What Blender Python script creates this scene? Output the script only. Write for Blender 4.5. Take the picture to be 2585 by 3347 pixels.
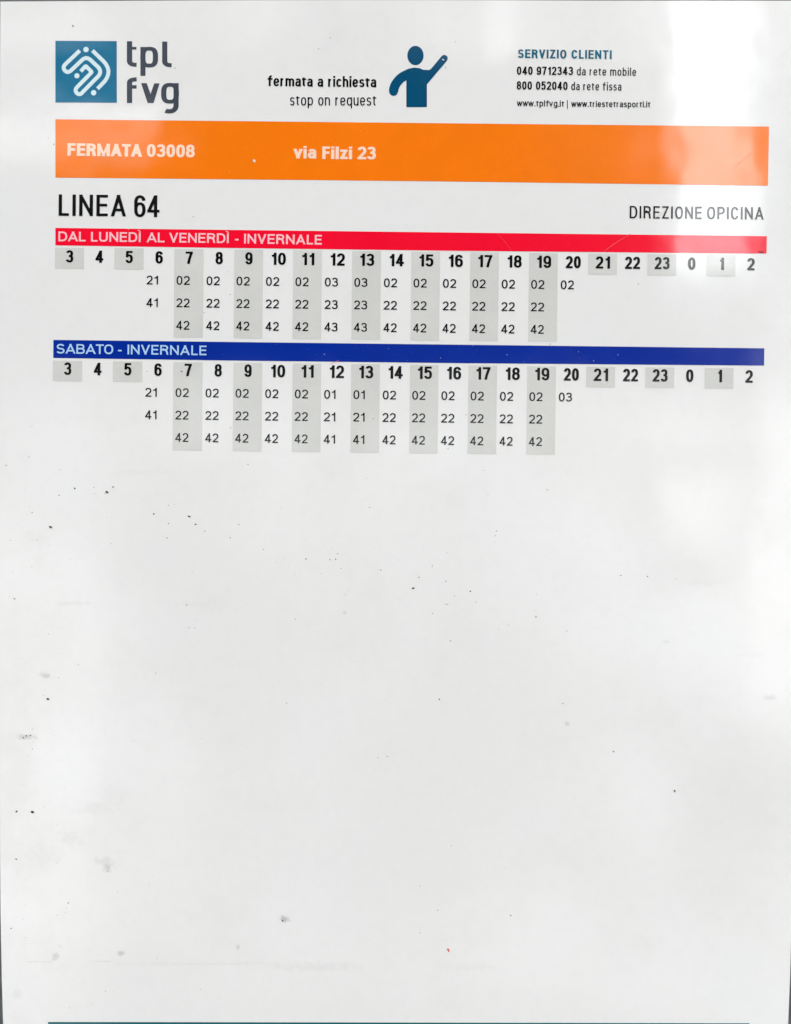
import bpy, bmesh, math, random
from mathutils import Vector
from mathutils.geometry import delaunay_2d_cdt

random.seed(7)
SC = bpy.context.scene
for o in list(bpy.data.objects):
    bpy.data.objects.remove(o)

# ------------------------------------------------------------------ camera, world, sun, exposure
S = 0.00012                      # metres per layout unit (the sheet is about 0.31 x 0.40 m)
CX, CY, ZC = 1292.5, 1673.5, 1.45
DIST = 0.298

cam_d = bpy.data.cameras.new('camera')
cam = bpy.data.objects.new('camera', cam_d)
SC.collection.objects.link(cam)
cam.location = (0, -DIST, ZC)
cam.rotation_euler = (math.radians(90), 0, 0)
cam_d.sensor_fit = 'VERTICAL'
cam_d.sensor_height = 24
cam_d.lens = 12 / ((1673.5 * S) / DIST)
cam_d.clip_start = 0.005
cam_d.clip_end = 100
SC.camera = cam

SC.view_settings.view_transform = 'Standard'
SC.view_settings.look = 'None'
SC.view_settings.gamma = 1
SC.view_settings.use_curve_mapping = False
SC.view_settings.exposure = 0.0

world = bpy.data.worlds.new('World')
SC.world = world
world.use_nodes = True


class G:
    """small helper for writing node graphs"""
    def __init__(self, tree):
        self.t = tree
        self.n = tree.nodes
        self.l = tree.links

    def _in(self, sock, v):
        if isinstance(v, bpy.types.NodeSocket):
            self.l.new(v, sock)
        else:
            sock.default_value = v

    def math(self, op, a, b=0.0, clamp=False):
        m = self.n.new('ShaderNodeMath')
        m.operation = op
        m.use_clamp = clamp
        self._in(m.inputs[0], a)
        self._in(m.inputs[1], b)
        return m.outputs[0]

    def mul(self, *a):
        r = a[0]
        for x in a[1:]:
            r = self.math('MULTIPLY', r, x)
        return r

    def add(self, *a):
        r = a[0]
        for x in a[1:]:
            r = self.math('ADD', r, x)
        return r

    def ss(self, v, a, b, lo=0.0, hi=1.0):
        """smooth step of v from a to b (a may be above b)"""
        m = self.n.new('ShaderNodeMapRange')
        m.interpolation_type = 'SMOOTHSTEP'
        if a > b:
            a, b, lo, hi = b, a, hi, lo
        self._in(m.inputs['Value'], v)
        m.inputs['From Min'].default_value = a
        m.inputs['From Max'].default_value = b
        m.inputs['To Min'].default_value = lo
        m.inputs['To Max'].default_value = hi
        return m.outputs['Result']

    def noise(self, vec, scale, detail=3.0, rough=0.5):
        m = self.n.new('ShaderNodeTexNoise')
        self._in(m.inputs['Vector'], vec)
        m.inputs['Scale'].default_value = scale
        m.inputs['Detail'].default_value = detail
        m.inputs['Roughness'].default_value = rough
        return m.outputs['Fac']

    def mix(self, f, a, b, blend='MIX'):
        m = self.n.new('ShaderNodeMix')
        m.data_type = 'RGBA'
        m.blend_type = blend
        self._in(m.inputs['Factor'], f)
        self._in(m.inputs['A'], a)
        self._in(m.inputs['B'], b)
        return m.outputs['Result']


def build_world():
    """Overcast sky over a street: cloud above, darker house fronts across the
    road with a bright gap of sky between them (an environment in direction space; more patches added for reflections in the sheet)."""
    t = world.node_tree
    t.nodes.clear()
    g = G(t)
    tc = g.n.new('ShaderNodeTexCoord')
    sep = g.n.new('ShaderNodeSeparateXYZ')
    g.l.new(tc.outputs['Generated'], sep.inputs[0])
    x, y, z = sep.outputs
    den = g.math('MAXIMUM', g.mul(y, -1.0), 0.02)
    u0 = g.math('DIVIDE', x, den)
    w0 = g.math('DIVIDE', z, den)
    # slightly ragged edges
    n1 = g.math('SUBTRACT', g.noise(tc.outputs['Generated'], 9.0, 3), 0.5)
    n2 = g.math('SUBTRACT', g.noise(tc.outputs['Generated'], 22.0, 2), 0.5)
    u = g.add(u0, g.mul(n1, 0.010))
    w = g.add(w0, g.mul(n2, 0.016))
    # base: house fronts, pale and uneven, and the cloud above them
    big = g.noise(tc.outputs['Generated'], 3.2, 4, 0.55)
    fine = g.noise(tc.outputs['Generated'], 11.0, 4, 0.6)
    lower = g.ss(w, 0.21, 0.10)               # low directions: patches added here are mirrored only by the blank half
    wall = g.add(0.02, g.mul(g.ss(big, 0.42, 0.72), 0.12), g.mul(g.ss(fine, 0.45, 0.75), 0.06))
    soft = g.noise(tc.outputs['Generated'], 4.5, 5, 0.55)
    patch = g.add(g.mul(g.ss(soft, 0.36, 0.62), 1.5), g.mul(g.ss(fine, 0.42, 0.62), 0.55), g.mul(g.ss(g.noise(tc.outputs['Generated'], 24.0, 3, 0.6), 0.45, 0.60), 0.35))
    # the photographer's dim outline against the paler street
    hx = g.math('SUBTRACT', u0, g.add(-0.10, g.mul(w0, 0.12)))
    body = g.mul(g.ss(g.math('ABSOLUTE', hx), 0.34, 0.20), g.ss(w, 0.06, -0.10))
    patch = g.mul(patch, g.math('SUBTRACT', 1.0, g.mul(body, 0.55)))
    lstrip = g.mul(g.ss(u, -0.372, -0.405), g.ss(w, 0.05, -0.08), 1.3)
    lpatch = g.mul(g.ss(u, -0.258, -0.275), g.ss(w, -0.24, -0.30), g.ss(w, -0.60, -0.55), 0.8)
    rpale = g.mul(g.ss(g.add(u, g.mul(w, 0.5)), 0.18, 0.42), g.ss(w, -0.36, -0.16), 2.0)  # paleness added so the lower right mirrors lighter
    right = g.mul(g.ss(u, 0.10, 0.42), g.ss(w, 0.30, 0.50), 0.55)
    edge = g.mul(g.ss(u, 0.462, 0.50), g.ss(big, 0.25, 0.6), g.ss(w, -0.45, -0.2, 0.5, 1.0), 2.2)
    wall = g.add(wall, right, edge, g.mul(lower, g.add(patch, lstrip, lpatch, rpale)))
    near = g.mul(g.ss(g.math('ABSOLUTE', u0), 0.68, 0.52), g.ss(w0, -0.78, -0.64))
    wall = g.mul(wall, near)              # patches faded out beyond the mirrored directions, to limit their diffuse light
    # bright patches added at the very top for the sheet to mirror
    tp = g.mul(g.ss(w, 0.600, 0.625), g.ss(fine, 0.40, 0.60), g.ss(w, 0.75, 0.68), 1.6)
    tb = g.mul(g.ss(u, 0.118, 0.126), g.ss(u, 0.165, 0.155), g.ss(w, 0.590, 0.61), 2.6)
    wall = g.add(wall, tp, tb)
    top = g.ss(w, 0.66, 1.10)
    # sky patch on the left, slant-edged, dimmed above to spare the emblem its reflection
    slant = g.add(u0, g.mul(w0, -0.28))
    lp = g.mul(g.ss(slant, -0.425, -0.465), g.ss(w, 0.425, 0.50), g.ss(w, 0.520, 0.540, 1.0, 0.1))
    lp = g.mul(lp, g.ss(fine, 0.25, 0.60, 0.7, 1.1))
    # bright gap between two fronts on the right
    gap = g.mul(g.ss(u, 0.360, 0.376), g.ss(u, 0.482, 0.458), g.ss(w, 0.285, 0.345))
    gap = g.mul(gap, g.ss(fine, 0.3, 0.7, 0.93, 1.04))
    low = g.mul(g.ss(u, 0.33, 0.46), g.ss(w, 0.36, 0.30), g.ss(w, 0.17, 0.27), g.ss(big, 0.35, 0.6))
    # a paler window-like patch further down
    frame = g.mul(g.ss(u, 0.305, 0.325), g.ss(u, 0.475, 0.455), g.ss(w, -0.12, -0.09), g.ss(w, 0.085, 0.065))
    win = g.mul(g.ss(u, 0.335, 0.350), g.ss(u, 0.445, 0.430), g.ss(w, -0.065, -0.03), g.ss(w, 0.055, 0.04))
    lum = g.add(wall, g.mul(lp, 3.3), g.mul(gap, 8.5), g.mul(low, 3.0), g.mul(win, 2.2), g.mul(frame, -1.1))
    lum = g.math('MAXIMUM', lum, 0.01)
    lum = g.add(g.mul(lum, g.ss(w, 1.0, 0.72)), g.mul(top, 1.77))
    # behind the sign: plain cloud
    lum = g.add(g.mul(lum, g.ss(y, 0.0, -0.06)), g.mul(g.ss(y, -0.06, 0.0), 1.2))

    sky = g.n.new('ShaderNodeTexSky')
    sky.sky_type = 'NISHITA'
    sky.sun_disc = False
    sky.sun_elevation = math.radians(58)
    sky.sun_rotation = math.radians(188)
    pale = g.mix(g.ss(soft, 0.35, 0.65), (10.3, 10.0, 9.6, 1), (9.5, 10.05, 10.3, 1))
    cloud = g.mix(0.95, sky.outputs[0], pale)
    vm = g.n.new('ShaderNodeVectorMath')
    vm.operation = 'SCALE'
    g.l.new(cloud, vm.inputs[0])
    g.l.new(lum, vm.inputs['Scale'])
    bg = g.n.new('ShaderNodeBackground')
    g.l.new(vm.outputs[0], bg.inputs['Color'])
    bg.inputs['Strength'].default_value = 0.1
    out = g.n.new('ShaderNodeOutputWorld')
    g.l.new(bg.outputs[0], out.inputs['Surface'])


build_world()

sun_d = bpy.data.lights.new('sun', 'SUN')
sun_d.energy = 1.36
sun_d.angle = math.radians(20)
sun_d.color = (1.0, 0.985, 0.96)
sun = bpy.data.objects.new('sun', sun_d)
SC.collection.objects.link(sun)
_e, _r = math.radians(58), math.radians(188)
_dir = Vector((math.sin(_r) * math.cos(_e), math.cos(_r) * math.cos(_e), math.sin(_e)))
sun.rotation_euler = _dir.to_track_quat('Z', 'Y').to_euler()
sun.location = _dir * 3

# ------------------------------------------------------------------ materials
def lin(c):
    c = c / 255.0
    return c / 12.92 if c <= 0.04045 else ((c + 0.055) / 1.055) ** 2.4


def rgb(r, g, b):
    return (lin(r), lin(g), lin(b), 1)


def film_nodes(g, bsdf):
    """the clear laminate over everything on the sheet: glossy, very slightly wavy"""
    geo = g.n.new('ShaderNodeNewGeometry')
    pos = geo.outputs['Position']
    wav = g.noise(pos, 28.0, 2, 0.5)
    grain = g.noise(pos, 900.0, 2, 0.6)
    h = g.add(g.mul(wav, 0.0003), g.mul(grain, 0.0000025))
    b = g.n.new('ShaderNodeBump')
    b.inputs['Strength'].default_value = 1.0
    b.inputs['Distance'].default_value = 1.0
    g.l.new(h, b.inputs['Height'])
    g.l.new(b.outputs[0], bsdf.inputs['Coat Normal'])
    bsdf.inputs['Coat Weight'].default_value = 1.0
    bsdf.inputs['Coat IOR'].default_value = 1.5
    scuff = g.noise(pos, 60.0, 4, 0.6)
    g.l.new(g.ss(scuff, 0.35, 0.8, 0.07, 0.13), bsdf.inputs['Coat Roughness'])
    return pos


def ink(name, col, mottle=0.12, speck=0.0, fade=None):
    m = bpy.data.materials.new(name)
    m.use_nodes = True
    g = G(m.node_tree)
    bs = g.n['Principled BSDF']
    bs.inputs['Specular IOR Level'].default_value = 0.0
    bs.inputs['Roughness'].default_value = 0.7
    pos = film_nodes(g, bs)
    f1 = g.noise(pos, 2600.0, 3, 0.7)
    f2 = g.noise(pos, 45.0, 4, 0.6)
    v = g.add(1.0 - mottle * 0.8, g.mul(g.ss(f1, 0.25, 0.75), mottle), g.mul(g.ss(f2, 0.3, 0.7), mottle * 0.6))
    c = g.mix(1.0, col, g.n.new('ShaderNodeCombineColor').outputs[0], 'MULTIPLY')
    cc = [n for n in g.n if n.type == 'COMBINE_COLOR'][-1]
    for i in range(3):
        g.l.new(v, cc.inputs[i])
    if speck:                      # pinholes in the print where the paper shows
        p = g.noise(pos, 1500.0, 1, 0.5)
        c = g.mix(g.mul(g.ss(p, 0.72, 0.80), speck), c, (0.75, 0.75, 0.74, 1))
    g.l.new(c, bs.inputs['Base Color'])
    return m


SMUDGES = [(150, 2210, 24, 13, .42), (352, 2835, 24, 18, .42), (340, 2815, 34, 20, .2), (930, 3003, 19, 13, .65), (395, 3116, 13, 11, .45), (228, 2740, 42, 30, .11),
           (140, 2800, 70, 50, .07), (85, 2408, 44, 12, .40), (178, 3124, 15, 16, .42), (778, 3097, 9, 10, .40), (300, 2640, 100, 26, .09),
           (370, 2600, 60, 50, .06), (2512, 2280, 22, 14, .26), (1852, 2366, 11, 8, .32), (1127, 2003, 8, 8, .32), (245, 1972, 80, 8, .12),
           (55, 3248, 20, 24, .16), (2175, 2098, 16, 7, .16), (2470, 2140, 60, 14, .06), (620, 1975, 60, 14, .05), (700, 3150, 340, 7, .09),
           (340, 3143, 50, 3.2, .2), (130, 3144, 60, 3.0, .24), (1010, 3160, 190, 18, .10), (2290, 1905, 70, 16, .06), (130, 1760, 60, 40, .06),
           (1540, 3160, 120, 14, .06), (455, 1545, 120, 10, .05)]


def paper_material():
    m = bpy.data.materials.new('laminated_paper')
    m.use_nodes = True
    g = G(m.node_tree)
    bs = g.n['Principled BSDF']
    bs.inputs['Specular IOR Level'].default_value = 0.0
    bs.inputs['Roughness'].default_value = 0.8
    pos = film_nodes(g, bs)
    base = (0.81, 0.805, 0.80, 1)
    fib = g.noise(pos, 1800.0, 3, 0.7)
    c = g.mix(g.mul(g.ss(fib, 0.3, 0.8), 0.10), base, (0.70, 0.70, 0.69, 1))
    mid = g.noise(pos, 190.0, 4, 0.65)
    c = g.mix(g.mul(g.ss(mid, 0.42, 0.68), 0.16), c, (0.71, 0.715, 0.71, 1))
    # greyish grime, and uneven reflection lumps put into the paper's colour
    gr = g.noise(pos, 26.0, 6, 0.65)
    c = g.mix(g.mul(g.ss(gr, 0.50, 0.78), 0.16), c, (0.62, 0.62, 0.60, 1))
    # warm and cool staining in the paper
    st = g.noise(pos, 13.0, 4, 0.6)
    c = g.mix(g.mul(g.ss(st, 0.52, 0.75), 0.25), c, (0.80, 0.80, 0.755, 1))
    st2 = g.noise(pos, 17.0, 3, 0.6)
    c = g.mix(g.mul(g.ss(st2, 0.55, 0.75), 0.25), c, (0.775, 0.79, 0.805, 1))
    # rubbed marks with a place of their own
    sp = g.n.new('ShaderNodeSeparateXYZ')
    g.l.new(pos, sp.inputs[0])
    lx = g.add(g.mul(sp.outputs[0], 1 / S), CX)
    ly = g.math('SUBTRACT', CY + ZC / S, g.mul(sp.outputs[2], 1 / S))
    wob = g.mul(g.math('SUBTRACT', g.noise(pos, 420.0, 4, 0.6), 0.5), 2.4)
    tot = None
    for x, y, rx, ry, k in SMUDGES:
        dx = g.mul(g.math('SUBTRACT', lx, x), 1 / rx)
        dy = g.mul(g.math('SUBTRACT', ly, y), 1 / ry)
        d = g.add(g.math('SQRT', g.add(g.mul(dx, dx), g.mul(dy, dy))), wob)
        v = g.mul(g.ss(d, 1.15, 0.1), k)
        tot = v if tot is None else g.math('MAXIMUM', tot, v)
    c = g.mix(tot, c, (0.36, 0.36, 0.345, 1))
    # grime gathers towards the left border and in the corner below
    bd = g.mul(g.ss(g.add(lx, g.mul(wob, 60.0)), 320, -20), g.ss(ly, 1500, 2400), g.ss(gr, 0.35, 0.65))
    c = g.mix(g.mul(bd, 0.16), c, (0.50, 0.50, 0.47, 1))
    # fine dust
    du = g.noise(pos, 520.0, 2, 0.5)
    c = g.mix(g.mul(g.ss(du, 0.74, 0.80), 0.22), c, (0.45, 0.45, 0.43, 1))
    g.l.new(c, bs.inputs['Base Color'])
    return m


M = {}
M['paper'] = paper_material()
M['teal'] = ink('teal_ink', rgb(0, 108, 146), 0.14, 0.10)
M['deep_teal'] = ink('deep_teal_ink', rgb(0, 76, 112), 0.10, 0.08)
M['heading'] = ink('heading_teal_ink', rgb(0, 98, 124), 0.12)
M['orange'] = ink('orange_ink', rgb(249, 122, 12), 0.11, 0.10)
M['red'] = ink('red_ink', rgb(246, 12, 48), 0.09, 0.08)
M['blue'] = ink('blue_ink', rgb(0, 42, 149), 0.12, 0.10)
M['grey'] = ink('grey_tint', rgb(209, 209, 206), 0.12)
M['black'] = ink('black_ink', rgb(12, 12, 15), 0.3)
M['letter_peach'] = ink('peach_lettering', rgb(252, 216, 192), 0.06)
M['letter_pink'] = ink('pink_lettering', rgb(252, 194, 204), 0.06)
M['letter_sky'] = ink('pale_blue_lettering', rgb(172, 206, 238), 0.06)
M['emblem'] = ink('emblem_white', rgb(212, 232, 238), 0.05)
M['logo_grey'] = ink('logo_grey', rgb(64, 71, 82), 0.15)
M['footer'] = ink('footer_teal_ink', rgb(0, 94, 106), 0.15)


def plain(name, col, rough, metal=0.0, coat=False):
    m = bpy.data.materials.new(name)
    m.use_nodes = True
    g = G(m.node_tree)
    bs = g.n['Principled BSDF']
    geo = g.n.new('ShaderNodeNewGeometry')
    n = g.noise(geo.outputs['Position'], 160.0, 4, 0.6)
    dark = tuple(c * 0.65 for c in col[:3]) + (1,)
    g.l.new(g.mix(g.ss(n, 0.3, 0.7), dark, col), bs.inputs['Base Color'])
    bs.inputs['Roughness'].default_value = rough
    bs.inputs['Metallic'].default_value = metal
    return m


M['board'] = plain('weathered_grey_metal', (0.10, 0.115, 0.125, 1), 0.55, 0.0)
M['dirt'] = plain('black_grit', (0.022, 0.02, 0.019, 1), 0.8)
M['red_mark'] = plain('red_speck', (0.75, 0.05, 0.05, 1), 0.6)
M['smudge'] = plain('grey_smudge', (0.52, 0.52, 0.50, 1), 0.8)
M['faint'] = plain('faint_scratch', (0.85, 0.16, 0.18, 1), 0.6)
M['chip'] = plain('pale_chip', (0.80, 0.76, 0.68, 1), 0.6)

# ------------------------------------------------------------------ geometry helpers
def to_world(px, py, depth=0.0):
    """layout units (x right, y down) on the sheet's front -> metres; depth grows towards the viewer"""
    return Vector(((px - CX) * S, -depth, ZC - (py - CY) * S))


def union_faces(polys):
    """union of overlapping convex polygons as one set of non-overlapping triangles"""
    vs, fs = [], []
    for p in polys:
        if len(p) < 3:
            continue
        a = sum(p[i][0] * p[(i + 1) % len(p)][1] - p[(i + 1) % len(p)][0] * p[i][1] for i in range(len(p)))
        if abs(a) < 1e-6:
            continue
        if a < 0:
            p = p[::-1]
        b = len(vs)
        vs += [Vector(q) for q in p]
        fs.append(list(range(b, b + len(p))))
    r = delaunay_2d_cdt(vs, [], fs, 0, 1e-5, False)
    boxes = []
    for f in fs:
        p = [vs[i] for i in f]
        boxes.append((min(q.x for q in p), max(q.x for q in p), min(q.y for q in p), max(q.y for q in p), p))

    def covered(c):
        for x0, x1, y0, y1, p in boxes:
            if x0 <= c.x <= x1 and y0 <= c.y <= y1:
                if all((p[i] - p[i - 1]).cross(c - p[i - 1]) >= -1e-7 for i in range(len(p))):
                    return True
        return False
    V = r[0]
    tri = [f for f in r[2] if covered((V[f[0]] + V[f[1]] + V[f[2]]) / 3)]
    return V, tri


def split_triangles(polys):
    out = []
    for p in polys:
        for i in range(1, len(p) - 1):
            out.append([p[0], p[i], p[i + 1]])
    return out


def flat(name, polys, mat, parent, depth, label=None):
    """print on the sheet: one mesh object from overlapping outlines"""
    if not isinstance(polys, tuple):
        polys = (polys,)
    v, f = [], []
    for group in polys:                  # one group per letter
        gv, gf = union_faces(split_triangles(group))
        b = len(v)
        v += list(gv)
        f += [[i + b for i in t] for t in gf]
    me = bpy.data.meshes.new(name)
    pts = [to_world(p[0], p[1], depth) for p in v]
    org = Vector((sum(p.x for p in pts) / len(pts), 0, sum(p.z for p in pts) / len(pts)))
    faces = []
    for t in f:
        a, b, c = (pts[i] for i in t)
        n = (b - a).cross(c - a)
        faces.append(tuple(t) if n.y < 0 else tuple(reversed(t)))
    me.from_pydata([p - org for p in pts], [], faces)
    me.materials.append(mat)
    o = bpy.data.objects.new(name, me)
    SC.collection.objects.link(o)
    o.location = org
    if parent:
        bpy.context.view_layer.update()
        o.parent = parent
        o.matrix_parent_inverse = parent.matrix_world.inverted()
    if label:
        o['label'] = label
    return o


def clip(poly, axis, lim, keep_above):
    out = []
    n = len(poly)
    for i in range(n):
        a, b = poly[i], poly[(i + 1) % n]
        ia = (a[axis] >= lim) == keep_above or a[axis] == lim
        ib = (b[axis] >= lim) == keep_above or b[axis] == lim
        if ia:
            out.append(a)
        if ia != ib:
            t = (lim - a[axis]) / (b[axis] - a[axis])
            out.append((a[0] + t * (b[0] - a[0]), a[1] + t * (b[1] - a[1])))
    return out


def ribbon(pts, hw, cap0, cap1):
    """quads of a stroke of half width hw along pts; caps lengthen the ends"""
    P = [Vector(p) for p in pts]
    q = [P[0]]
    for p in P[1:]:
        if (p - q[-1]).length > 1e-5:
            q.append(p)
    P = q
    if len(P) < 2:
        return []
    closed = (P[0] - P[-1]).length < 1e-4 and len(P) > 3
    if not closed:
        P[0] = P[0] - (P[1] - P[0]).normalized() * cap0
        P[-1] = P[-1] + (P[-1] - P[-2]).normalized() * cap1
    out = []
    n = len(P)
    nrm = []
    for i in range(n - 1):
        d = (P[i + 1] - P[i]).normalized()
        nn = Vector((-d.y, d.x)) * hw
        nrm.append(nn)
        out.append([tuple(P[i] + nn), tuple(P[i + 1] + nn), tuple(P[i + 1] - nn), tuple(P[i] - nn)])
    for i in range(n - 1 if closed else n - 2):        # fill the outer side of every bend
        a, b, p = nrm[i], nrm[(i + 1) % (n - 1)], P[i + 1]
        if abs(a.cross(b)) < 1e-7:
            continue
        if a.cross(b) > 0:
            a, b = -a, -b
        m = a + b
        if m.length > 1e-6:
            m = m.normalized() * min(hw * 1.3, hw / max(0.3, m.normalized().dot(a) / hw))
            out.append([tuple(p), tuple(p + a), tuple(p + m), tuple(p + b)])
        else:
            out.append([tuple(p), tuple(p + a), tuple(p + b)])
    return out


def el(cx, cy, rx, ry, a0, a1, n=2.35, k=22):
    """super-ellipse arc, angles in degrees"""
    out = []
    steps = max(4, int(abs(a1 - a0) / 360 * k * 2))
    for i in range(steps + 1):
        a = math.radians(a0 + (a1 - a0) * i / steps)
        c, s = math.cos(a), math.sin(a)
        out.append((cx + rx * math.copysign(abs(c) ** (2 / n), c), cy + ry * math.copysign(abs(s) ** (2 / n), s)))
    return out


# ------------------------------------------------------------------ lettering: a grotesque drawn as strokes
# glyph = (width, [ (kind, points) ]): 's' square ends, 'b' blunt ends, 'd' diagonal cut flat at top and base
def line(*p):
    return ('s', list(p))


def diag(a, b):
    return ('d', [a, b])


SP = el(.5, .755, .46, .245, 18, 238, 2.2) + el(.5, .255, .5, .255, 62, -162, 2.2)
UP = {
    '0': (1.0, [('b', el(.5, .5, .5, .5, 0, 360))]),
    '1': (.66, [line((1, 0), (1, 1)), ('b', [(1, .97), (.62, .82), (-.12, .76)])]),
    '2': (1.0, [('b', el(.5, .71, .5, .29, 172, -32) + [(.70, .40), (.30, .20), (.06, .02)]), line((.0, 0), (1, 0))]),
    '3': (1.0, [('b', el(.47, .765, .47, .235, 165, -90)), ('b', el(.47, .27, .53, .27, 90, -165)), ('b', [(.3, .53), (.5, .53)])]),
    '4': (1.08, [line((.74, 0), (.74, 1)), ('d', [(.70, 1), (.0, .25)]), line((.0, .24), (1, .24))]),
    '5': (1.0, [line((.14, 1), (.93, 1)), ('b', [(.10, 1.04), (.05, .46)]), ('b', [(.05, .5)] + el(.48, .33, .52, .33, 140, -162))]),
    '6': (1.0, [('b', el(.5, .315, .5, .315, 0, 360)), ('b', [(0, .315), (0, .60)] + el(.5, .70, .5, .30, 180, 14))]),
    '7': (.98, [line((0, 1), (1, 1)), ('d', [(.98, .98), (.72, .62), (.50, .3), (.38, 0)])]),
    '8': (1.0, [('b', el(.5, .76, .45, .24, 0, 360)), ('b', el(.5, .27, .5, .27, 0, 360))]),
    '9': (1.0, [('b', el(.5, .685, .5, .315, 0, 360)), ('b', [(1, .685), (1, .40)] + el(.5, .30, .5, .30, 0, -166))]),
    'A': (1.24, [diag((.0, 0), (.5, 1)), diag((1, 0), (.5, 1)), ('b', [(.2, .27), (.8, .27)])]),
    'B': (1.1, [line((0, 0), (0, 1)), ('b', [(0, 1), (.55, 1)] + el(.55, .77, .38, .23, 90, -90) + [(0, .54)]),
                ('b', [(0, .54), (.55, .54)] + el(.55, .27, .45, .27, 90, -90) + [(0, 0)])]),
    'C': (1.12, [('b', el(.5, .5, .5, .5, 28, 332))]),
    'D': (1.15, [line((0, 0), (0, 1)), ('b', [(0, 1), (.42, 1)] + el(.42, .5, .58, .5, 90, -90) + [(0, 0)])]),
    'E': (.96, [line((0, 0), (0, 1)), line((0, 1), (1, 1)), line((0, .52), (.92, .52)), line((0, 0), (1, 0))]),
    'F': (.92, [line((0, 0), (0, 1)), line((0, 1), (1, 1)), line((0, .5), (.9, .5))]),
    'I': (.0, [line((0, 0), (0, 1))]),
    'L': (.86, [line((0, 0), (0, 1)), line((0, 0), (1, 0))]),
    'M': (1.58, [line((0, 0), (0, 1)), line((1, 0), (1, 1)), diag((.06, 1), (.5, .0)), diag((.94, 1), (.5, .0))]),
    'N': (1.18, [line((0, 0), (0, 1)), line((1, 0), (1, 1)), diag((.0, 1.0), (1, .0))]),
    'O': (1.18, [('b', el(.5, .5, .5, .5, 0, 360))]),
    'P': (1.08, [line((0, 0), (0, 1)), ('b', [(0, 1), (.5, 1)] + el(.5, .735, .5, .265, 90, -90) + [(0, .47)])]),
    'R': (1.12, [line((0, 0), (0, 1)), ('b', [(0, 1), (.5, 1)] + el(.5, .75, .45, .25, 90, -90) + [(0, .5)]),
                 ('d', [(.58, .5), (.82, .40), (.90, .25), (.96, 0)])]),
    'S': (1.06, [('b', SP)]),
    'T': (1.04, [line((0, 1), (1, 1)), line((.5, 0), (.5, 1))]),
    'U': (1.14, [('s', [(0, 1), (0, .4)] + el(.5, .34, .5, .34, 180, 360) + [(1, .4), (1, 1)])]),
    'V': (1.14, [diag((.0, 1), (.5, 0)), diag((1, 1), (.5, 0))]),
    'Z': (1.02, [line((0.04, 1), (.97, 1)), line((.0, 0), (1, 0)), diag((.95, 1), (.05, 0))]),
    '-': (.55, [line((0, .36), (1, .36))]),
}
UP['\u00cc'] = (.0, [line((0, 0), (0, 1)), ('g', None)])
LO = {
    'a': (1.0, [('s', [(1, 0), (1, .6)]), ('b', [(1, .6)] + el(.53, .68, .47, .32, 0, 160)),
                ('b', [(1, .58), (.55, .56)] + el(.42, .28, .42, .28, 90, 270) + [(.66, .05), (1, .24)])]),
    'b': (1.06, [line((0, 0), (0, 2)), ('b', el(.5, .5, .5, .5, 0, 360))]),
    'c': (.98, [('b', el(.5, .5, .5, .5, 35, 325))]),
    'd': (1.06, [line((1, 0), (1, 2)), ('b', el(.5, .5, .5, .5, 0, 360))]),
    'e': (1.04, [('b', [(1, .5)] + el(.5, .5, .5, .5, 0, 328)), ('b', [(0, .49), (1, .49)])]),
    'f': (.84, [('s', [(.38, 0), (.38, 1.2)]), ('b', [(.38, 1.2), (.38, 1.35)] + el(1.1, 1.4, .72, .6, 180, 92)), line((0, 1), (1.0, 1))]),
    'g': (1.06, [('b', el(.5, .5, .5, .5, 0, 360)), ('s', [(1, 0), (1, 1)]), ('b', [(1, 0.1), (1, -.3)] + el(.5, -.4, .5, .6, 0, -155))]),
    'h': (1.02, [line((0, 0), (0, 2)), ('s', el(.5, .58, .5, .42, 180, 0) + [(1, .4), (1, 0)])]),
    'i': (.0, [line((0, 0), (0, 1)), ('o', None)]),
    'l': (.0, [line((0, 0), (0, 2))]),
    'm': (1.72, [line((0, 0), (0, 1)), ('s', el(.25, .58, .25, .42, 180, 0) + [(.5, .4), (.5, 0)]),
                 ('s', el(.75, .58, .25, .42, 180, 0) + [(1, .4), (1, 0)])]),
    'n': (1.02, [line((0, 0), (0, 1)), ('s', el(.5, .58, .5, .42, 180, 0) + [(1, .4), (1, 0)])]),
    'o': (1.06, [('b', el(.5, .5, .5, .5, 0, 360))]),
    'p': (1.06, [line((0, -1), (0, 1)), ('b', el(.5, .5, .5, .5, 0, 360))]),
    'q': (1.06, [line((1, -1), (1, 1)), ('b', el(.5, .5, .5, .5, 0, 360))]),
    'r': (.68, [line((0, 0), (0, 1)), ('b', el(.95, .5, .95, .48, 178, 92))]),
    's': (.92, [('b', SP)]),
    't': (.70, [('b', [(.36, 1.62), (.36, .3)] + el(1.0, .3, .64, .3, 180, 268)), line((0, 1), (1, 1))]),
    'u': (1.02, [line((1, 0), (1, 1)), ('s', [(0, 1), (0, .6)] + el(.5, .42, .5, .42, 180, 360))]),
    'v': (1.02, [diag((0, 1), (.5, 0)), diag((1, 1), (.5, 0))]),
    'w': (1.6, [diag((0, 1), (.25, 0)), diag((.5, 1), (.25, 0)), diag((.5, 1), (.75, 0)), diag((1, 1), (.75, 0))]),
    'z': (.9, [line((0.03, 1), (.97, 1)), line((.0, 0), (1, 0)), diag((.93, 1), (.07, 0))]),
    '.': (.0, [('p', None)]),
    '|': (.0, [('v', None)]),
}


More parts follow.
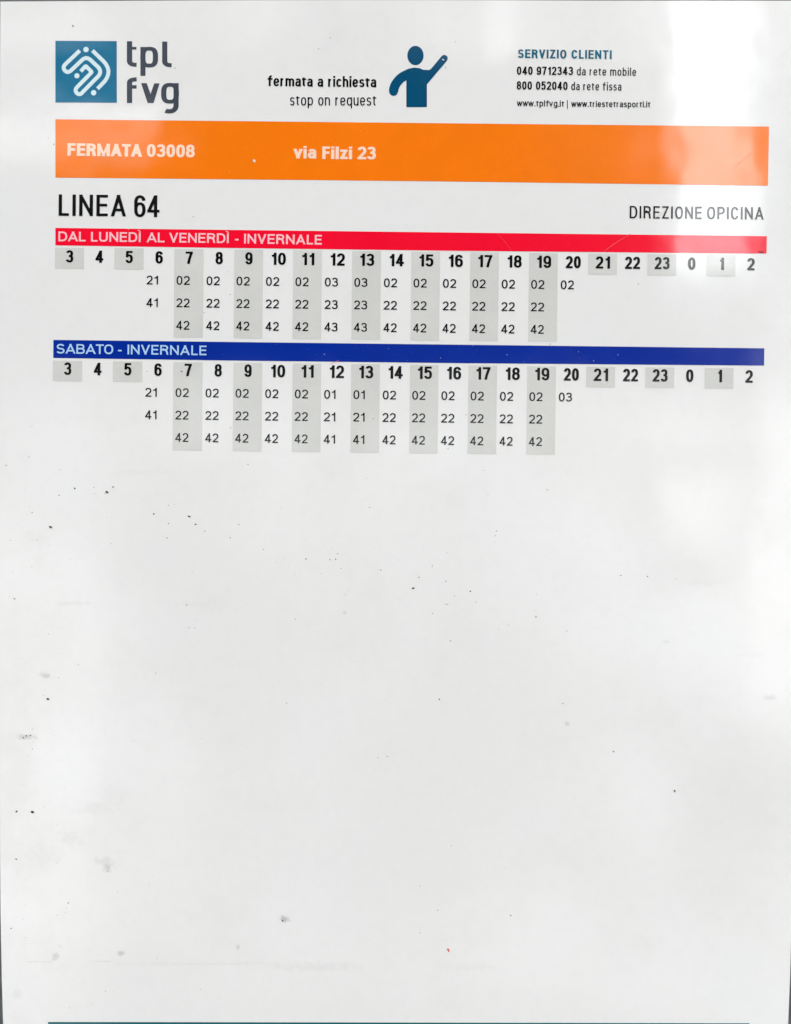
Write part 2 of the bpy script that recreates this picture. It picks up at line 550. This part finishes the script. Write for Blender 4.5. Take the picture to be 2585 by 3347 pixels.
def glyph(ch, W, cap, xh, px, py, desc):
    """outline polygons of one letter, origin at its left end of the baseline, y up"""
    low = ch in LO
    _, strokes = LO[ch] if low else UP[ch]
    top = xh if low else cap

    def my(v):
        if v > 1 and low:
            return (xh - py / 2) + (v - 1) * (cap - xh)
        if v < 0 and low:
            return py / 2 + v * (desc)
        return py / 2 + v * (top - py)

    def mx(u):
        return px / 2 + u * (W - px)
    k = py / px
    out = []
    for kind, pts in strokes:
        if kind == 'o':
            t = cap
            hh = min(py * 1.2, (cap - xh) * 0.66)
            out.append([(0, t - hh), (px, t - hh), (px, t), (0, t)])
            continue
        if kind == 'p':
            out.append([(0, 0), (px, 0), (px, py * 1.15), (0, py * 1.15)])
            continue
        if kind == 'v':
            out.append([(0, -cap * .3), (px, -cap * .3), (px, cap * 1.08), (0, cap * 1.08)])
            continue
        if kind == 'g':
            out.append([(px * .55, cap * 1.06), (px * 1.15, cap * 1.06), (px * .2, cap * 1.25), (-px * .9, cap * 1.25)])
            continue
        q = [(mx(a) * k, my(b)) for a, b in pts]
        h = py / 2
        if kind == 's':
            quads = ribbon(q, h, h, h)
        elif kind == 'b':
            quads = ribbon(q, h, 0, 0)
        else:
            quads = ribbon(q, h * (0.72 if ch == 'M' else 1), py * 1.6, py * 1.6)
            lo_lim, hi_lim = 0.0, top
            if ch == '4':
                lo_lim = my(.24) - py / 2
            quads = [clip(clip(p, 1, lo_lim, True), 1, hi_lim, False) for p in quads]
            if ch in 'NZz7M4':
                lim = W * k
                quads = [clip(clip(p, 0, 0.0, True), 0, lim, False) if len(p) > 2 else p for p in quads]
        for p in quads:
            if len(p) > 2:
                out.append([(a / k, b) for a, b in p])
    return out


def text_polys(s, x0, y0, x1, y1, cap, px, py, xh=None, track=0.20, desc=None, tail=False):
    """letters of s from x0 to x1 along the base line y0..y1; widths are fitted to that length"""
    xh = xh or cap * 0.72
    desc = desc or cap * 0.26
    wid, gaps = [], []
    for i, ch in enumerate(s):
        if ch == ' ':
            wid.append(None)
            continue
        wid.append((LO[ch] if ch in LO else UP[ch])[0])
    # total = fixed stems + f * (sum of widths + gaps); I-like letters are one stem wide
    fix = 0.0
    rel = 0.0
    items = []
    for i, ch in enumerate(s):
        if ch == ' ':
            items.append((ch, 0, 0.95))
            rel += 0.95
            continue
        w = wid[i]
        if w == 0:
            items.append((ch, 1, 0))
            fix += px
        else:
            w = max(0.3, w - 0.2)
            items.append((ch, 2, w))
            rel += w
            fix += px
        if i < len(s) - 1 and s[i + 1] != ' ':
            g = track
            if ch in 'AVTLvwrtf' and s[i + 1] in 'AVTOvwy':
                g = track * 0.35
            if ch in '.' or s[i + 1] == '.':
                g = track * 0.8
            items.append(('', 3, g))
            rel += g
        elif i < len(s) - 1:
            items.append(('', 3, track * 0.6))
            rel += track * 0.6
    total = math.hypot(x1 - x0, y1 - y0)
    f = (total - fix) / max(rel, 1e-3)
    ang = math.atan2(y1 - y0, x1 - x0)
    ca, sa = math.cos(ang), math.sin(ang)
    out = []
    pen = 0.0
    for ch, kind, w in items:
        if kind == 1:
            W = px
        else:
            W = w * f
            if ch and kind == 2:
                W += px
        if ch and ch != ' ':
            out.append([[(x0 + (pen + a) * ca + b * sa, y0 + (pen + a) * sa - b * ca) for a, b in p]
                        for p in glyph(ch, W, cap, xh, px, py, desc)])
        pen += W
    return out


# ------------------------------------------------------------------ the board behind
def box_mesh(name, outline, d0, d1, mat, parent=None, bevel=0.0):
    """a slab: outline in layout units, from depth d0 (back) to d1 (front)"""
    bm = bmesh.new()
    fr = [bm.verts.new(to_world(x, y, d1)) for x, y in outline]
    bk = [bm.verts.new(to_world(x, y, d0)) for x, y in outline]
    n = len(outline)
    bm.faces.new(fr)
    bm.faces.new(list(reversed(bk)))
    for i in range(n):
        bm.faces.new((fr[i], bk[i], bk[(i + 1) % n], fr[(i + 1) % n]))
    bmesh.ops.recalc_face_normals(bm, faces=bm.faces)
    if bevel:
        es = [e for e in bm.edges if e.verts[0] in fr and e.verts[1] in fr]
        bmesh.ops.bevel(bm, geom=es, offset=bevel, segments=2, affect='EDGES', profile=0.5)
    me = bpy.data.meshes.new(name)
    bm.to_mesh(me)
    bm.free()
    me.materials.append(mat)
    o = bpy.data.objects.new(name, me)
    SC.collection.objects.link(o)
    if parent:
        o.parent = parent
        o.matrix_parent_inverse = parent.matrix_world.inverted()
    return o


board = box_mesh('backing_board', [(-160, -150), (2745, -150), (2745, 3560), (-160, 3560)], -0.006, -0.0021, M['board'], None, 0.0006)
board['label'] = 'dark grey metal board showing along the top edge and bottom corners behind the timetable'
board['category'] = 'board'

# ------------------------------------------------------------------ the timetable
root = bpy.data.objects.new('bus_timetable', None)
root.empty_display_size = 0.05
SC.collection.objects.link(root)
root.location = to_world(1292, 3420, 0)
root['label'] = 'white laminated bus timetable with orange, red and blue bands above a blank lower half'
root['category'] = 'timetable'
bpy.context.view_layer.update()

outline = []
for i in range(17):                                 # top edge, left to right
    t = i / 16
    outline.append((1 + t * 2592, 5.0 - 5.5 * math.sin(math.pi * min(1, t * 1.35) * 0.75) + 1.2 * t))
for i in range(1, 17):                              # right edge, downwards
    t = i / 16
    yy = 4 + t * 3410
    outline.append((2593 + 6 * math.sin(math.pi * min(1, yy / 3000)) - (max(0, yy - 2700) / 650) ** 1.6 * 17, yy))
for i in range(1, 17):                              # bottom edge
    t = i / 16
    outline.append((outline[32][0] * (1 - t) + 12 * t, 3414 + 3 * math.sin(t * math.pi)))
for i in range(1, 16):                              # left edge, upwards
    t = i / 16
    yy = 3414 - t * 3409
    outline.append((1 - 6 * math.sin(math.pi * min(1, yy / 3000)) + (max(0, yy - 2900) / 450) ** 1.5 * 8.5, yy))
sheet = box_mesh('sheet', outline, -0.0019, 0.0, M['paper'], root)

D1, D2, D3 = 0.00006, 0.00012, 0.00018


def quad(name, pts, mat, depth=D1, label=None, parent=root):
    return flat(name, [pts], mat, parent, depth, label)


def words(name, mat, specs, parent=root, depth=D2, label=None, **kw):
    polys = []
    for sp in specs:
        s, x0, y0, x1, y1, cap, px, py = sp[:8]
        k = dict(kw)
        if len(sp) > 8:
            k.update(sp[8])
        polys += text_polys(s, x0, y0, x1, y1, cap, px, py, **k)
    return flat(name, tuple(polys), mat, parent, depth, label)


# --- emblem
sq = quad('emblem_square', [(181, 133.5), (381.5, 134.5), (381.8, 335.8), (181, 335)], M['teal'], D1)


def e2(p):
    return (150 + p[0] / 3.374, 100 + p[1] / 3.374)


def fillet(pts, r, k=7):
    """round the corners of a polyline"""
    P = [Vector(p) for p in pts]
    out = [P[0]]
    for i in range(1, len(P) - 1):
        rr = r[i] if isinstance(r, (list, tuple)) else r
        a = (P[i - 1] - P[i])
        b = (P[i + 1] - P[i])
        la = min(rr, a.length * 0.5)
        lb = min(rr, b.length * 0.5)
        p0 = P[i] + a.normalized() * la
        p1 = P[i] + b.normalized() * lb
        for j in range(k + 1):
            t = j / k
            out.append(p0 * (1 - t) ** 2 + P[i] * 2 * t * (1 - t) + p1 * t * t)
    out.append(P[-1])
    return [tuple(p) for p in out]


def disc(cx, cy, rx, ry=None, k=28, rot=0.0):
    ry = ry or rx
    c, s = math.cos(rot), math.sin(rot)
    out = []
    for i in range(k):
        a = 2 * math.pi * i / k
        x, y = rx * math.cos(a), ry * math.sin(a)
        out.append((cx + x * c - y * s, cy + x * s + y * c))
    return out


hw = 21.5
lane = fillet([(374, 223), (178, 404), (243, 480), (278, 444), (440, 275), (628, 458), (400, 686), (370, 725), (300, 655), (508, 457),
               (440, 394), (384, 453)], [0, 46, 44, 20, 78, 66, 26, 46, 60, 12, 10, 0])
# the lane's two turns
lane = ([(374, 223), (214, 374)] + el(241, 418, 44, 44, 128, 128, 2, 4)[:0]
        + [(202, 390), (196, 408), (200, 428), (213, 446), (232, 458), (250, 458), (268, 450), (282, 438)]
        + [(398, 328), (418, 312), (443, 304), (468, 309), (490, 323)]
        + [(572, 400), (590, 422), (599, 448), (598, 470), (589, 492), (574, 510)]
        + [(412, 674), (398, 690), (382, 702), (362, 703), (343, 692), (330, 673), (328, 654), (336, 636), (350, 620)]
        + [(498, 470), (503, 461), (499, 450), (447, 399), (440, 396), (433, 399), (385, 452)])
road = [(514, 222), (634, 338), (664, 374), (684, 414), (691, 452), (686, 490), (672, 526), (648, 562), (570, 643)]
EP = []
for path in (lane, road):
    EP += ribbon([e2(p) for p in path], hw / 3.374, 0, 0)
for cx, cy, r in ((443, 211, 30), (343, 500, 28.5), (527, 687, 30)):
    c = e2((cx, cy))
    EP.append(disc(c[0], c[1], r / 3.374))
flat('emblem', EP, M['emblem'], sq, D2)

# --- the letters beside the emblem
def arcp(cx, cy, rx, ry, a0, a1, n=2.6):
    return [(x, cy - (y - cy)) for x, y in el(cx, cy, rx, ry, a0, a1, n)]     # y down


def taper(pts, wx, wy):
    """stroke with vertical stems wx wide and level strokes wy thick"""
    k = wy / wx
    return [[(x / k, y) for x, y in q] for q in ribbon([(x * k, y) for x, y in pts], wy / 2, 0, 0)]


def rect(x0, y0, x1, y1):
    return [(x0, y0), (x1, y0), (x1, y1), (x0, y1)]


sl = 0.004
LG = []
LG += [rect(414.7, 135, 431.9, 200)] + taper([(423.3, 198)] + arcp(446.5, 198, 23.2, 14, 180, 270), 17.2, 13) + [rect(430, 153.5, 446, 162)]
LG += [rect(458.8, 153.8, 475.4, 248)] + taper(arcp(487.5, 187, 20.6, 27.5, 0, 360, 3.0), 17, 12.5)
LG += [rect(530, 136, 546.8, 200)] + taper([(538.4, 199)] + arcp(561, 199, 22.6, 14.3, 180, 270), 17, 13.2)
LG += [rect(414.7, 276, 431.9, 337)] + taper([(423.3, 278)] + arcp(446.5, 273, 23.2, 13.5, 180, 90), 17.2, 13) + [rect(430, 278.5, 446.4, 289.8)]
LG += [[(461, 272), (479.5, 272), (495.5, 318), (492, 337), (482.5, 337)], [(521.5, 272.5), (504, 272.5), (489, 316), (492, 337), (502, 337)]]
LG += [rect(567, 272, 584, 345)] + taper(arcp(555.7, 305, 20.6, 27.5, 0, 360, 3.0), 17, 12.5)
LG += taper([(575.5, 338)] + arcp(553, 342, 22.5, 22, 0, -118, 2.4), 17, 14)
flat('logo_lettering', LG, M['logo_grey'], root, D1)

# --- request stop wording and the waving figure
words('request_wording', M['black'], [
    ('fermata a richiesta', 874.5, 281.8, 1229.6, 285.8, 35.5, 6.6, 5.2, dict(xh=26.3, track=.22)),
    ('stop on request', 947.5, 345.0, 1229.6, 345.6, 35, 4.2, 3.6, dict(xh=27, track=.30, desc=9)),
])


def f2(x, y):
    return (850 + x / 2.595, 120 + y / 2.595)


FIG = [disc(*f2(1317.5, 160), 69 / 2.595, 82 / 2.595, 40)]
FIG += [[f2(*p) for p in ((1240, 330), (1415, 330), (1415, 598), (1240, 598))]]
# shoulders
sh = [(1262, 271), (1310, 262), (1352, 267), (1382, 280), (1415, 287), (1415, 360), (1240, 360), (1236, 281)]
FIG += [[f2(*p) for p in sh]]
arm = [(1290, 312), (1240, 322), (1190, 352), (1150, 400), (1134, 440), (1132, 466)]
FIG += ribbon([f2(*p) for p in fillet(arm, 30)], 40 / 2.595, 0, 0)
FIG += [disc(*f2(1132, 465), 37 / 2.595, 37.5 / 2.595)]
FIG += [[f2(*p) for p in ((1262, 271), (1200, 303), (1160, 335), (1180, 400), (1240, 372), (1290, 330))]]
FIG += [[f2(*p) for p in ((1380, 281), (1410, 287), (1434, 283), (1415, 405), (1380, 405))],
        [f2(*p) for p in ((1434, 283), (1452, 270), (1415, 405), (1400, 400))],
        [f2(*p) for p in ((1452, 270), (1537, 168), (1586, 203), (1415, 405))],
        disc(*f2(1562, 184), 29 / 2.595)]
flat('waving_figure', FIG, M['deep_teal'], root, D1, 'dark teal silhouette of a person waving down a bus')

# --- customer service block
words('service_heading', M['heading'], [('SERVIZIO CLIENTI', 1692.4, 189.6, 1998.9, 193.2, 28.2, 6.4, 4.8, dict(track=.30))])
words('service_numbers', M['black'], [
    ('040 9712343', 1689, 244.6, 1872.7, 245.8, 27, 5.3, 4.3, dict(track=.26)),
    ('800 052040', 1688.5, 292.8, 1854.8, 294.6, 27, 5.3, 4.3, dict(track=.26)),
    ('da rete mobile', 1884.8, 246.4, 2078.8, 248.6, 27, 3.5, 3.0, dict(xh=20, track=.36)),
    ('da rete fissa', 1866.8, 294.8, 2030.5, 296.6, 27, 3.5, 3.0, dict(xh=20, track=.36)),
    ('www.tplfvg.it', 1689, 347.4, 1843.6, 349.2, 20.2, 3.4, 2.8, dict(xh=15.6, track=.26)),
    ('|', 1853, 350, 1855.4, 350, 21, 2.4, 2.4),
    ('www.triestetrasporti.it', 1866.8, 349.6, 2125.4, 351.6, 20.2, 3.4, 2.8, dict(xh=15.6, track=.26)),
])

# --- orange stop band
ob = quad('stop_band', [(181, 390), (760, 396.5), (1400, 403.5), (2513, 414), (2511.5, 510), (2509.5, 607), (1400, 592.5), (181, 580.5)], M['orange'])
words('stop_code_lettering', M['letter_peach'], [
    ('FERMATA', 220.5, 509.4, 463.3, 513, 41, 11.2, 8.4, dict(track=.16)),
    ('03008', 479.9, 513.4, 636.3, 515.4, 42, 10.4, 8.0, dict(track=.14)),
], parent=ob)
words('street_lettering', M['letter_peach'], [
    ('via', 959.8, 518.2, 1033.6, 518.8, 40.5, 10.6, 7.6, dict(xh=31.5, track=.16)),
    ('Filzi', 1053, 520, 1150.6, 521, 41, 10.8, 8.0, dict(xh=31.5, track=.20)),
    ('23', 1168.5, 521.4, 1228.2, 522, 42, 10.4, 8.0, dict(track=.14)),
], parent=ob)

# --- line and direction
words('line_heading', M['black'], [
    ('LINEA', 191.5, 705.6, 410.6, 707.6, 70, 11, 8.8, dict(track=.32)),
    ('64', 438.4, 709.4, 521.4, 709.9, 71, 11, 8.8, dict(track=.17)),
])
words('direction_heading', M['black'], [
    ('DIREZIONE', 2057.5, 713.6, 2293, 716.2, 40.4, 5.7, 4.8, dict(track=.36)),
    ('OPICINA', 2310.9, 716.4, 2494.8, 717.8, 40.4, 5.7, 4.8, dict(track=.36)),
])


# --- the two timetables
def lerp_table(tab, i):
    for (a, xa), (b, xb) in zip(tab, tab[1:]):
        if i <= b:
            return xa + (xb - xa) * (i - a) / (b - a)
    return tab[-1][1]


HOURS = list(range(3, 24)) + [0, 1, 2]
SL = 0.0114


def timetable(xs, shade_top, head_base, hour_cap, row_base, end_one, end_long, minutes):
    def X(i, y):
        return lerp_table(xs, i) - (y - shade_top) * (0.007 + 0.008 * i / 24)
    for i, h in enumerate(HOURS):
        if i % 2 == 0:
            long_ = 4 <= i <= 16
            b = end_long if long_ else end_one
            x0 = lerp_table(xs, i)
            x1 = x0 + (lerp_table(xs, i + 1) - x0) * 0.975
            t0, t1 = shade_top + SL * (x0 - 180), shade_top + SL * (x1 - 180)
            b0, b1 = b + SL * (x0 - 180), b + SL * (x1 - 180)
            quad('hour_shade', [(x0, t0), (x1, t1), (x1 + X(i, b) - x0, b1), (X(i, b), b0)], M['grey'], D1)
    for i, h in enumerate(HOURS):
        s = str(h)
        x0 = lerp_table(xs, i)
        c = x0 + (lerp_table(xs, i + 1) - x0) * 0.492
        y = head_base + SL * (c - 227)
        wd = {'1': 17.5}
        if len(s) == 1:
            w = 15.5 if s == '1' else (25.5 if s == '4' else 24)
            a, b = c - w / 2, c + w / 2
            if s == '1':
                a, b = a + 1, b + 1
        else:
            w = 49 if s not in ('11', '21') else (43 if s == '11' else 47)
            a, b = c - w / 2, c + w / 2
        words('hour_number', M['black'], [(s, a, y, b, y + SL * (b - a), hour_cap, 8.8, 6.8, dict(track=.22))])
    for r, row in enumerate(minutes):
        for i, s in row.items():
            y0 = row_base[r]
            x0 = X(i, y0) + 8
            w = 43 if s[1] != '1' else 37.5
            y = y0 + SL * (x0 - 578)
            words('minute_number', M['black'], [(s, x0, y, x0 + w, y + SL * w, 29, 4.7, 4.0, dict(track=.24))])


bar1 = quad('weekday_band', [(181, 745), (760, 752.5), (1500, 760.8), (2506, 772), (2505, 829), (1500, 820), (760, 810.8), (180.8, 802)], M['red'])
words('weekday_lettering', M['letter_pink'], [
    ('DAL', 190.9, 788.6, 279.8, 789.6, 31.6, 5.8, 5.0, dict(track=.16)),
    ('LUNED\u00cc', 297.6, 789.8, 459.6, 791.6, 31.6, 5.8, 5.0, dict(track=.22)),
    ('AL', 480.4, 792, 537.7, 792.6, 31.6, 5.8, 5.0, dict(track=.16)),
    ('VENERD\u00cc', 553.7, 792.8, 747.3, 795, 31.6, 5.8, 5.0, dict(track=.22)),
    ('-', 768, 795.6, 779.5, 795.7, 31.6, 5.8, 4.8),
    ('INVERNALE', 797.8, 796, 1051.4, 800, 31.6, 5.8, 5.0, dict(track=.24)),
], parent=bar1)
wk = [{}, {}, {}]
st = [{}, {}, {}]
for i in range(3, 18):
    h = i + 3
    d1 = {6: ('21', '41')}.get(h)
    if d1:
        for t in (wk, st):
            t[0][i], t[1][i] = d1
        continue
    if h == 20:
        wk[0][i] = '02'
        st[0][i] = '03'
        continue
    k = 3 if h in (12, 13) else 2
    for r, t in enumerate('024'):
        wk[r][i] = t + str(k)
        st[r][i] = t + str(1 if h in (12, 13) else 2)
timetable([(0, 180), (2, 374), (4, 570), (6, 766), (8, 958.5), (10, 1151), (12, 1344.5), (14, 1537), (16, 1729), (18, 1922.4), (20, 2116),
           (22, 2309.5), (24, 2503)], 809, 858, 40, [931, 1004.4, 1077.6], 878, 1099, wk)

bar2 = quad('saturday_band', [(174.5, 1111), (760, 1118.5), (1500, 1127), (2498, 1138.5), (2497, 1195), (1500, 1187), (760, 1178.5), (174, 1170)], M['blue'])
words('saturday_lettering', M['letter_sky'], [
    ('SABATO', 184.7, 1155.6, 370, 1157.8, 31.6, 5.4, 4.8, dict(track=.15)),
    ('-', 385.7, 1158, 397.7, 1158.1, 31.6, 5.6, 4.6),
    ('INVERNALE', 416.8, 1158.2, 674.7, 1161.4, 31.6, 5.4, 4.8, dict(track=.24)),
], parent=bar2)
timetable([(0, 173), (2, 369), (4, 566.6), (6, 762.7), (8, 956.5), (10, 1148), (12, 1340.2), (14, 1531), (16, 1723), (18, 1916), (20, 2109.5),
           (22, 2303), (24, 2497)], 1178.5, 1225.4, 41, [1297.8, 1371.2, 1444.2], 1245.5, 1468, st)

# --- footer band running out of the picture
quad('footer_band', [(157, 3340), (1285, 3342.6), (2449, 3344.2), (2448, 3396), (157, 3394)], M['footer'])

# ------------------------------------------------------------------ wear: grit, chips, scratches, smudges
def blob(x, y, a, b, rot):
    n = random.randint(6, 9)
    c, s = math.cos(rot), math.sin(rot)
    p = []
    for i in range(n):
        t = 2 * math.pi * i / n
        k = random.uniform(0.7, 1.2)
        u, v = a * k * math.cos(t), b * k * math.sin(t)
        p.append((x + u * c - v * s, y + u * s + v * c))
    return p


def za(x, y):
    return (x / 1.2977, 1450 + y / 1.2977)


def zb(x, y):
    return (1285 + x / 1.2977, 1450 + y / 1.2977)


def zc(x, y):
    return (x / 1.2977, 2397 + y / 1.2977)


def zd(x, y):
    return (1285 + x / 1.2977, 2397 + y / 1.2977)


spots = []
for x, y, r in ((123, 57, 2), (27, 93, 2), (317, 190, 3), (480, 184, 3), (454, 206, 4), (251, 219, 2), (137, 292, 2.2), (215, 354, 4.6), (652, 298, 3),
                (802, 308, 3.8), (830, 342, 3.6), (715, 339, 2.4), (869, 371, 2), (1013, 343, 2), (977, 399, 2), (709, 400, 2), (1117, 449, 2),
                (1052, 88, 1.8), (1567, 271, 1.6), (1432, 467, 1.8), (1298, 489, 2.4), (1399, 492, 2), (1423, 490, 2.4), (1446, 529, 1.6),
                (1615, 536, 2.2), (792, 684, 2), (62, 658, 2.6), (204, 1083, 4), (826, 781, 1.7), (802, 780, 1.4), (1215, 1100, 1.8), (1253, 744, 1.5),
                (398, 185, 1.6), (715, 262, 1.5)):
    spots.append((*za(x, y), r))
for x, y, r in ((84, 613, 4.2), (109, 567, 1.9), (223, 584, 2.3), (327, 626, 2.8), (165, 515, 1.5), (165, 522, 1.5), (605, 735, 2.2), (653, 195, 1.9),
                (402, 215, 1.5), (438, 371, 2), (433, 391, 1.6), (965, 559, 2), (1078, 563, 2.6), (231, 682, 1.7), (222, 680, 1.7), (168, 720, 2),
                (195, 1084, 2.3), (719, 1102, 2.2), (243, 836, 2), (260, 646, 1.5), (353, 671, 1.5), (383, 113, 1.6), (489, 770, 1.6), (736, 794, 1.5)):
    spots.append((*zb(x, y), r))
for x, y, r in ((70, 331, 3), (138, 333, 4.4), (69, 533, 2.6), (112, 10, 2.4), (130, 8, 2.2), (100, 18, 2.6), (48, 826, 2.4), (1198, 794, 3.6), (290, 718, 2.4),
                (138, 65, 2), (1601, 102, 1.6), (1642, 97, 1.8)):
    spots.append((*zc(x, y), r))
for x, y, r in ((1193, 244, 4.0), (498, 771, 2.6), (188, 750, 2), (934, 77, 2.2), (114, 845, 1.8), (246, 477, 1.7), (114, 647, 1.6)):
    spots.append((*zd(x, y), r))
for x, y, r in ((238.5, 85, 3), (572, 223, 1.8), (1456, 222, 2), (632, 709, 1.8), (1080, 124, 1.6), (1041, 161, 1.6), (594, 1214, 3), (1488, 137, 1.5),
                (2086, 928, 1.8), (480, 1214, 1.8), (158, 452, 1.6), (176, 472, 1.8), (753, 963, 1.6), (2078, 688, 1.6), (754, 1398, 1.6), (1798, 1125, 1.5),
                (668, 1022, 1.4), (1523, 1356, 1.5), (1464, 1466, 1.5), (1220, 1368, 1.6)):
    spots.append((x, y, r))
spots = [(x, y, r * 1.3) for x, y, r in spots]
for _ in range(120):
    spots.append((abs(random.gauss(0, 330)) + 12, random.uniform(1500, 3320), random.choice((0.6, .8, 1.0, 1.2, 1.5))))
for _ in range(60):
    spots.append((random.gauss(1150, 330), random.gauss(1850, 180), random.choice((0.6, .8, 1.0, 1.3))))
for _ in range(170):
    spots.append((random.uniform(30, 2560), random.uniform(60, 3300), random.choice((0.6, .7, .7, .8, .9, 1.1))))
flat('grit', [blob(x, y, r * random.uniform(.75, 1.1), r * random.uniform(.45, .75), random.uniform(-.6, .9)) for x, y, r in spots],
     M['dirt'], root, D3)
bpy.data.objects['grit']['kind'] = 'stuff'

flat('red_mark', [blob(*zd(232, 915), 5, 3, .5), blob(*zd(236, 922), 2.2, 3.6, 0)], M['red_mark'], root, D3, 'small red paint mark low on the blank part')
flat('paint_chip', [disc(831, 526.5, 4.2, 5.6, 14, -.5)], M['chip'], root, D3, 'small cream chip on the orange band')
flat('paint_chip', [disc(1448.5, 196, 2.0, 3.8, 12, -1.0)], M['chip'], root, D3, 'small white chip on the waving figure\'s hand')  # the chip's glint is painted as plain pale colour
flat('dark_scratch', ribbon([(2479, 822), (2487, 824.5), (2495, 824.8)], 1.6, 0, 0), plain('dark_red_scratch', (0.12, 0.0, 0.01, 1), .6), root, D3)


def scratch(pts, w):
    return ribbon(pts, w / 2, 0, 0)


for pts, wd in (([(1974, 822), (2010, 795), (2062, 764)], 1.0), ([(1625, 765), (1650, 790), (1672, 820)], 0.5), ([(2140, 713), (2175, 688)], 2.2),
                ([(2190, 680), (2200, 672)], 1.6), ([(1080, 1190), (1107, 1178)], 1.2)):
    flat('scratch', scratch(pts, wd), M['chip'] if pts[0][0] > 2100 else M['faint'], root, D3)
flat('long_scratch', scratch([(2395, 550), (2425, 524), (2455, 498)], 1.3), plain('rusty_scratch', (0.75, .28, .08, 1), .6), root, D3)
chips = [(x, y, random.uniform(.7, 1.5)) for x, y in ((1060, 1158), (1330, 1178), (1440, 1170), (1657, 1160), (1940, 1180), (1890, 1150), (1270, 1140), (1545, 1130),
         (2020, 1160), (1712, 1182), (420, 750), (750, 562), (1180, 430), (762, 587), (1190, 1195), (570, 1466), (1350, 1322))]
for x, y, r in chips:
    flat('pinhole', [blob(x, y, r, r * .8, 0)], M['chip'], root, D3)
